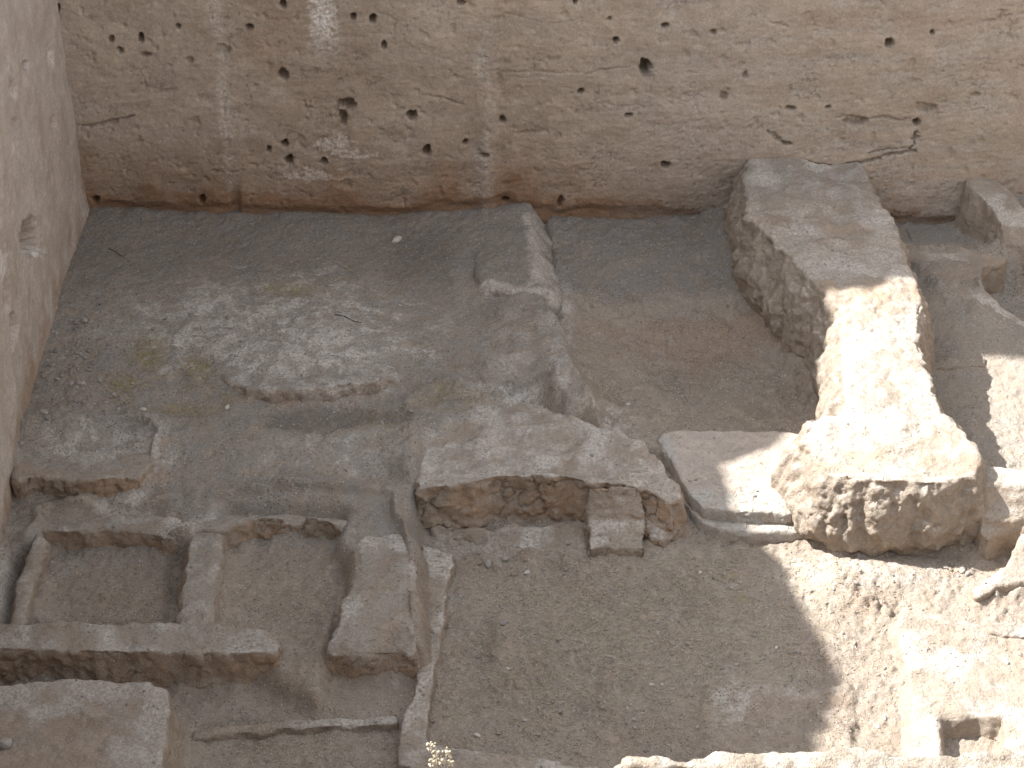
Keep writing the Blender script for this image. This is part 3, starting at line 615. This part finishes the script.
earth_block('low_platform', [(903, 604, -.31), (935, 610, -.31), (968, 621, -.31), (1060, 640, -.31), (1060, 716, -.33), (1003, 716, -.33), (1003, 722, -.33), (1003, 716, -.33), (940, 716, -.34), (938, 760, -.36), (915, 760, -.36), (913, 700, -.34), (905, 655, -.32), (898, 630, -.32)][:6]+[(940, 716, -.34), (938, 770, -.36), (915, 770, -.36), (913, 700, -.34), (905, 655, -.32), (898, 630, -.32)], -.62, M_BRICK, foot=False, batter=.10, rnd=16, amp=.025, mid=.013, rag=.03, red=.1, dust=.4, bat={8: .2, 9: .22, 10: .22, 11: .2, 0: .15}, 
            label='low pale floor platform in full sun with a worn white rim at its left', cat='low platform')
earth_block('low_platform', [(1003, 716, -.33), (1060, 714, -.33), (1060, 775, -.34), (1005, 775, -.34)], -.62, M_BRICK, foot=False, batter=.02, rnd=9, amp=.02, mid=.01, rag=.02, dust=.4, red=.2, label='pale strip of clay edging the right side of the small sunken bin', cat='low platform')
earth_block('plaster_kerb', [(986, 622, -.27), (1010, 622, -.27), (1060, 626, -.27), (1060, 640, -.28), (1015, 636, -.28), (990, 632, -.28)], -.45, M_BRICK, foot=False, batter=.015, rnd=7, amp=.01, mid=.006, rag=.01, dust=1., red=.15, voxel=.012, label='thin white plaster kerb lying on the pale floor platform', cat='kerb')
earth_block('bin_partition', [(962, 168, .18), (986, 166, .18), (1000, 182, .12), (1024, 208, .05), (1080, 225, .0), (1080, 246, -.05), (1024, 243, -.1), (1004, 243, -.14), (1001, 226, .0), (990, 205, .08), (972, 190, .14)], -.46, M_BRICK, batter=.06, rnd=14, amp=.025, mid=.012, rag=.03, red=.2, dust=.8, label='rounded earth partition standing by the back section beside the grey-floored bin', cat='bin wall')
earth_block('bin_wall', [(885, 244, -.26), (915, 246, -.26), (976, 252, -.26), (1008, 252, -.24), (1006, 262, -.26), (984, 268, -.27), (980, 282, -.28), (1000, 305, -.28), (1024, 320, -.28), (1060, 335, -.28), (1050, 350, -.3), (985, 320, -.29), (940, 290, -.28), (900, 262, -.28)], -.65, M_BRICK, batter=.02, rnd=9, amp=.012, mid=.008, rag=.02, red=.2, dust=.6, label='low grey lip in front of the slab-floored bin at the back right', cat='bin wall', bat={8: .03, 9: .04, 10: .05, 11: .05, 12: .05})
earth_block('floor_slab', [(906, 228, -.42), (952, 226, -.42), (975, 262, -.42), (918, 258, -.42)], -.55, M_GROUND, foot=False, batter=.0, rnd=3, amp=.006, mid=.003, gully=.0, rag=.012, dust=1., red=0, voxel=.012, label='flat grey slab lying in the bin at the foot of the back section', cat='slab')
earth_block('floor_ledge', [(918, 360, -.285), (950, 357, -.285), (985, 357, -.29), (984, 364, -.3), (950, 367, -.3), (920, 369, -.3)], -.45, M_GROUND, foot=False, batter=.03, rnd=8, amp=.012, mid=.008, red=.3, dust=.3, voxel=.012, label='slight clay ledge crossing the shaded floor right of the big mudbrick wall', cat='ledge')
for (u, v, zt, w_, lb) in ((996, 178, .06, 9, 'larger dark block in the shaded niche beside the back section, right edge'), (1012, 180, .04, 8, 'smaller dark block in the shaded niche beside the back section, right edge')):
    earth_block('dark_block', [(u-w_, v-3, zt), (u+w_, v-4, zt), (u+w_, v+4, zt), (u-w_, v+4, zt)], -.25, M_STONE, batter=.01, rnd=5, amp=.015, mid=.012, red=0, dust=0, voxel=.012, label=lb, cat='block')

# raised bank at the near edge, lit by the sun
def bank_post(co, no, A): A['white'] = np.clip(fbm(co, .12, 3)*.5+.15, 0, .45)
earth_block('earth_bank', [(-300, 800, 2.9), (300, 800, 2.9), (440, 778, 2.9), (590, 774, 2.94), (622, 764, 3.), (640, 755, 3.0), (655, 759, 3.), (690, 760, 3.), (712, 752, 3.), (742, 755, 3.), (780, 750, 3.), (800, 748, 3.), (835, 747, 3.), (870, 750, 3.), (905, 754, 3.), (950, 752, 3.), (1000, 747, 3.), (1100, 744, 3.), (1350, 740, 3.), (1500, 900, 2.7), (900, 905, 2.7), (300, 905, 2.7), (-300, 900, 2.7)],
            -.75, M_FAR, batter=.25, voxel=.022, rnd=3, amp=.03, lump=.3, mid=.022, rag=.035, red=.3, dust=.8, post=bank_post, label='sunlit bank of pale lumpy earth along the near edge of the pit', cat='earth bank')

# ground mesh, with fallen earth banked against the foot of every block
foot = np.zeros(XX.shape)
for q in FOOT: foot = np.maximum(foot, inpoly(XX, YY, q)*1.)
topm = np.zeros(XX.shape)
for q in TOPS: topm = np.maximum(topm, inpoly(XX, YY, q)*1.)
topm = sstep(.8, 1, blur(topm, 3, 2))
tal = blur(foot, 6, 2)
Z += np.clip(tal*1.5, 0, 1)*(.065+.08*np.clip(n_mid, -.6, 1))*(1-q_m*.6)*(1-topm)
Vg = np.stack([XX.ravel(), YY.ravel(), Z.ravel()], 1)
me = grid_mesh(Vg, *XX.shape)
for k in LAYERS: set_attr(me, k, att[k].ravel())
add_surf(me)
tag(link('ground', me, M_GROUND), kind='structure')
# ------------------------------------------------------------------ stones, gravel, straw, twigs, the dry plant
def stone_mesh(seed, sub=2):
    bm = bmesh.new(); bmesh.ops.create_icosphere(bm, subdivisions=sub, radius=1)
    co = np.array([v.co[:] for v in bm.verts]); r = np.random.default_rng(seed)
    for _ in range(9):
        n = r.normal(size=3); n /= np.linalg.norm(n); h = r.uniform(.55, .85); t = co@n
        co = np.where((t > h)[:, None], co-n*((t-h)[:, None])*.9, co)
    co += (fbm(co, .8, 3, off=seed*3.7)*.13)[:, None]*co
    f = np.array([[v.index for v in fc.verts] for fc in bm.faces]); bm.free(); return co, f
SPOTS = [(397, 241, 6, 'p', 'bright white stone alone on the grey terrace near the back section', 'stones'), (5, 745, 8, 's', 'round grey stone resting on the flat corner block at the near left', 'stones'),
         (85, 322, 5, 's', 'squarish grey stone nearest the left section, above the gravel spread', 's'), (143, 410, 4, 'p', 'pale pointed stone below the yellow moss patches', 's'), (227, 408, 4, 'p', 'pale yellowish stone beside the small round moss patch', 's'),
         (44, 413, 5, 's', 'grey stone at the lower left end of the gravel spread', 's'), (52, 366, 4, 's', 'flat grey stone beside the foot of the left section', 's'), (400, 306, 2, 'p', 's', 's'),
         (508, 669, 3, 'p', 's', 's'), (560, 712, 4, 's', 'rounded stone on the shaded straw-strewn floor, left of the near bank', 's'), (477, 736, 4, 'p', 'pale stone just inside the corner of the narrow clay kerb', 's'), (527, 573, 3.5, 'p', 'flat pale chip below the silted apron of the middle block', 's'),
         (652, 685, 3, 'p', 's', 's'), (662, 685, 2.5, 'p', 's', 's'), (628, 405, 3, 'p', 'small white stone on the brown floor behind the middle block', 's'), (503, 624, 6, 's', 'largest buff stone lump set in the straw-strewn floor, upright', 's'),
         (505, 560, 5, 's', 'rounded clod at the foot of the apron, beside a smaller one', 's'), (488, 565, 7, 's', 'big rough clod fallen below the cracked brick face', 's'), (884, 718, 3.5, 'p', 'white chip on the sunny floor left of the sunken bin', 's'), (877, 727, 3, 'p', 's', 's'),
         (1007, 663, 3.5, 'p', 'white chip on the low pale platform in full sun', 's'), (962, 571, 5, 's', 'tallest brown clod in the sunny heap beside the plaster stump', 's'), (952, 565, 3.5, 's', 's', 's'), (968, 574, 4, 's', 's', 's'), (958, 577, 3, 's', 's', 's'), (945, 568, 3, 's', 's', 's'),
         (411, 412, 4, 's', 'dark stone where the black hollow meets the middle block', 's'), (382, 424, 3, 's', 's', 's'), (700, 573, 3, 'p', 's', 's'), (776, 648, 2.5, 'p', 's', 's'), (600, 535, 3, 's', 's', 's'), (856, 583, 3, 's', 's', 's'), (1020, 655, 3, 's', 's', 's')]
for k, (u, v, r, kind, lb, _) in enumerate(SPOTS):
    h = hit_pixel(u, v)
    if h is None: continue
    rad = r*h[3]/FPX; co, f = stone_mesh(k+3)
    a = random.uniform(0, 6.3); S_ = np.array([1.05, .7, .5]) if r < 8 else np.array([1, 1, .85]); co = co*S_*rad
    co = np.stack([co[:, 0]*math.cos(a)-co[:, 1]*math.sin(a), co[:, 0]*math.sin(a)+co[:, 1]*math.cos(a), co[:, 2]], 1)
    o = link('stone', quads_mesh(co, f), M_PALE if kind == 'p' else M_STONE)
    o.location = h[0]+Vector((0, 0, rad*.3))
    tag(o, lb if lb != 's' else ('small pale chip of stone lying loose on the excavated floor' if kind == 'p' else 'small dull clod lying loose on the excavated floor'), 'stone', 'single stones on the excavated floor' if lb != 's' else ('small pale chips' if kind == 'p' else 'small dull clods'))

protos = [stone_mesh(200+k, 1) for k in range(10)]
def scatter_stones(name, spots, mat):
    VV_, FF_ = [], []; o = 0
    for (x, y, z, r) in spots:
        co, f = protos[random.randrange(10)]; a = random.uniform(0, 6.3); s = np.array([random.uniform(.9, 1.4), random.uniform(.7, 1), random.uniform(.5, .8)])*r
        c = co*s; c = np.stack([c[:, 0]*math.cos(a)-c[:, 1]*math.sin(a)+x, c[:, 0]*math.sin(a)+c[:, 1]*math.cos(a)+y, c[:, 2]+z+r*.2], 1)
        VV_.append(c); FF_.append(f+o); o += len(co)
    return tag(link(name, quads_mesh(np.concatenate(VV_), np.concatenate(FF_)), mat), kind='stuff')
def gpix(cu, cv, su, sv, n, rmin, rmax, z0):
    out = []
    for _ in range(n):
        u = random.gauss(cu, su); v = random.gauss(cv, sv); p = P(u, v, z0)
        if not (GX0+.3 < p[0] < GX1 and GY0 < p[1] < 17.6): continue
        h = hit_down(p[0], p[1])
        if h is None or h[1].z < .75: continue
        out.append((h[0].x, h[0].y, h[0].z, rmin*(rmax/rmin)**(random.random()**2.2)))
    return out
g = gpix(85, 362, 30, 38, 420, .007, .034, .05)+gpix(150, 330, 60, 50, 400, .004, .018, 0)+gpix(250, 400, 150, 80, 1500, .003, .019, -.1)
tag(scatter_stones('gravel', g, M_STONE), 'grey gravel spread on the terrace below the left section', 'gravel')
g = gpix(300, 270, 150, 40, 700, .003, .013, -.1)+gpix(620, 640, 120, 70, 1700, .003, .024, -.55)+gpix(690, 340, 70, 60, 800, .003, .020, -.35)+gpix(920, 640, 70, 60, 500, .003, .014, -.4)+gpix(250, 620, 120, 70, 800, .003, .018, -.4)+gpix(950, 400, 40, 50, 100, .003, .01, -.33)+gpix(835, 245, 50, 60, 150, .003, .010, .4)+gpix(880, 440, 50, 25, 120, .003, .01, .4)
tag(scatter_stones('grit', g, M_STONE), 'fine grit scattered thinly over all the excavated floors', 'grit')
g = gpix(300, 330, 170, 90, 380, .003, .010, -.1)+gpix(620, 640, 140, 80, 280, .003, .011, -.55)+gpix(660, 300, 80, 60, 120, .003, .009, -.35)+gpix(200, 600, 120, 60, 120, .003, .009, -.3)+gpix(940, 640, 60, 60, 60, .003, .010, -.4)
tag(scatter_stones('pale_grit', g, M_PALE), 'tiny white flecks of stone and lime on the floors', 'grit')
g = gpix(865, 602, 22, 9, 60, .006, .028, -.42)
g += gpix(620, 640, 120, 60, 260, .007, .026, -.55)+gpix(690, 345, 70, 50, 130, .007, .024, -.36)+gpix(260, 600, 110, 60, 110, .006, .02, -.4)+gpix(880, 620, 60, 40, 130, .006, .022, -.4)
g += gpix(960, 568, 14, 6, 70, .006, .022, -.33)+gpix(820, 560, 30, 12, 60, .005, .02, -.42)+gpix(650, 425, 40, 10, 60, .006, .022, -.36)+gpix(800, 330, 25, 40, 90, .006, .025, -.2)+gpix(500, 560, 40, 12, 80, .006, .03, -.5)+gpix(305, 402, 50, 5, 60, .006, .022, -.1)
tag(scatter_stones('rubble', g, M_BRICK), 'loose crumbs of brown mudbrick fallen at the foot of the walls', 'rubble')

# straw litter
def straws(name, clusters, mat):
    VV_, FF_ = [], []; o = 0
    for (cu, cv, su, sv, n, l0, l1, z0) in clusters:
        for _ in range(n):
            p = P(random.gauss(cu, su), random.gauss(cv, sv), z0)
            if not (GX0+.4 < p[0] < GX1-.05 and GY0+.05 < p[1] < 17.6): continue
            h = hit_down(p[0], p[1])
            if h is None or h[1].z < .8: continue
            L = random.uniform(l0, l1); a = random.uniform(0, 6.3); w = random.uniform(.0011, .0025); t = random.uniform(-.12, .25)
            d = np.array([math.cos(a), math.sin(a), t]); s = np.array([-math.sin(a), math.cos(a), 0]); c = np.array(h[0])+np.array([0, 0, .004])
            bend = random.uniform(-.2, .2)*L
            for q, (e, bb) in enumerate(((-.5, 0), (0, bend), (.5, 0))):
                m = c+d*L*e+s*bb
                for an in (0, 2.1, 4.2): VV_.append(m+s*math.cos(an)*w+np.array([0, 0, math.sin(an)*w+w]))
            for q in (0, 3):
                for e in range(3): e2 = (e+1) % 3; FF_.append((o+q+e, o+q+e2, o+q+3+e2, o+q+3+e))
            o += 9
    return tag(link(name, quads_mesh(np.array(VV_), np.array(FF_)), mat), kind='stuff')
tag(straws('straw', [(640, 620, 110, 60, 7000, .02, .075, -.55), (520, 680, 60, 50, 2500, .02, .07, -.55), (300, 745, 60, 18, 900, .02, .06, -.58), (285, 585, 40, 35, 900, .02, .06, -.38), (110, 585, 45, 25, 500, .02, .05, -.4), (300, 300, 120, 30, 500, .02, .05, -.1), (470, 350, 60, 40, 900, .015, .05, -.12), (700, 340, 70, 50, 500, .015, .05, -.35), (300, 680, 60, 20, 400, .02, .06, -.5)], M_STRAW),
    'dry chopped straw littering the floor of the near room', 'straw')
tag(straws('dry_moss', [(148, 354, 14, 11, 420, .015, .045, .03), (200, 372, 13, 9, 380, .015, .045, .03), (122, 384, 11, 8, 220, .015, .045, .03), (285, 288, 22, 5, 300, .015, .04, -.03), (227, 398, 4, 4, 80, .01, .025, .0), (190, 408, 22, 3, 200, .01, .025, 0), (448, 402, 22, 7, 260, .01, .03, -.1), (375, 420, 16, 14, 160, .01, .03, -.1)], M_MOSS),
    'yellowish dry moss growing in small patches on the grey terrace', 'moss')

def tube(pts, r, n=6):
    pts = np.array(pts, float); V_, F_ = [], []
    for k, p in enumerate(pts):
        t = pts[min(k+1, len(pts)-1)]-pts[max(k-1, 0)]; t /= np.linalg.norm(t)+1e-9
        a = np.cross(t, [.3, .2, 1.]); a /= np.linalg.norm(a)+1e-9; b = np.cross(t, a)
        rr = r*(1-.5*k/(len(pts)-1))
        for j in range(n): V_.append(p+(a*math.cos(6.2832*j/n)+b*math.sin(6.2832*j/n))*rr)
    for k in range(len(pts)-1):
        for j in range(n): F_.append((k*n+j, k*n+(j+1) % n, (k+1)*n+(j+1) % n, (k+1)*n+j))
    return np.array(V_), np.array(F_)
def twig(px, r, mat, label):
    pts = []
    for u, v in px:
        h = hit_pixel(u, v); pts.append(np.array(h[0])+np.array([0, 0, r*1.2]))
    v, f = tube(pts, r); c = pts[0]
    o = link('twig', quads_mesh(v, f), mat, None, c); tag(o, label, 'twig')
twig([(338, 263), (344, 267), (350, 270), (355, 274)], .005, M_STRAW, 'thin pale stick lying on the terrace left of the low wall stub')
twig([(109, 249), (114, 251), (121, 256), (130, 262)], .005, M_TWIG, 'thin dark twig lying near the corner of the two sections')
twig([(335, 315), (345, 317), (354, 322), (362, 323)], .006, M_TWIG, 'short dark twig lying across the low clay platform')

# dry flowering weed on the near bank
base = P(440, 786, 2.93); wd = empty('dry_weed', base); tag(wd, 'small dry weed with pale papery flower heads on the near sunlit bank', 'plant')
heads = [(430, 746, 3.13), (436, 753, 3.1), (447, 752, 3.1), (450, 762, 3.04), (441, 760, 3.06), (432, 762, 3.05)]
for (u, v, z) in heads:
    tip = P(u, v, z); mid_ = (base+tip)/2+np.array([random.uniform(-.01, .01), 0, .01])
    vv, ff = tube([base, mid_, tip], .0028)
    link('stem', quads_mesh(vv-base, ff), M_STRAW, wd)
    A_, B_ = [], []; o = 0
    for k in range(16):
        c = tip+np.random.default_rng(k+u).normal(size=3)*np.array([.009, .009, .012]); s_, f_ = stone_mesh(400+k, 1); A_.append(s_*np.array([.0075, .0055, .009])*random.uniform(.7, 1.3)+c); B_.append(f_+o); o += len(s_)
    link('flower_head', quads_mesh(np.concatenate(A_)-base, np.concatenate(B_)), M_FLOWER, wd)

# ------------------------------------------------------------------ light, sky, camera
SUN = Vector((-.95, .30, 1.0)).normalized()
el = math.asin(SUN.z); az = math.atan2(SUN.x, SUN.y)
wo = bpy.data.worlds.new('World'); sc.world = wo; wo.use_nodes = True
nt = wo.node_tree; bg = nt.nodes['Background']; sky = nt.nodes.new('ShaderNodeTexSky'); sky.sky_type = 'NISHITA'; sky.sun_disc = False
sky.sun_elevation = el; sky.sun_rotation = az % (2*math.pi); sky.altitude = 300; sky.dust_density = 1.5
hz = nt.nodes.new('ShaderNodeHueSaturation'); hz.inputs['Saturation'].default_value = .22       # hazy, dusty air: a whiter sky
nt.links.new(sky.outputs[0], hz.inputs['Color']); nt.links.new(hz.outputs[0], bg.inputs[0]); bg.inputs[1].default_value = .15
ld = bpy.data.lights.new('sun', 'SUN'); ld.energy = 4.3; ld.angle = math.radians(.6); ld.color = (1, .965, .915)
lo = bpy.data.objects.new('sun', ld); COL.objects.link(lo); lo.rotation_euler = (-SUN).to_track_quat('-Z', 'Y').to_euler(); lo.location = (-20, 10, 30)
cd = bpy.data.cameras.new('camera'); cam = bpy.data.objects.new('camera', cd); COL.objects.link(cam)
cam.location = (0, 0, CH); cam.rotation_euler = (math.pi/2-TH, 0, 0); cd.sensor_width = 36; cd.lens = FPX/1024*36; cd.clip_end = 500; cd.clip_start = .1
sc.camera = cam
sc.view_settings.view_transform = 'Standard'; sc.view_settings.look = 'None'; sc.view_settings.exposure = 1.74; sc.view_settings.gamma = 1
sc.render.engine = 'CYCLES'; sc.cycles.use_denoising = True; sc.cycles.max_bounces = 6; sc.cycles.diffuse_bounces = 4
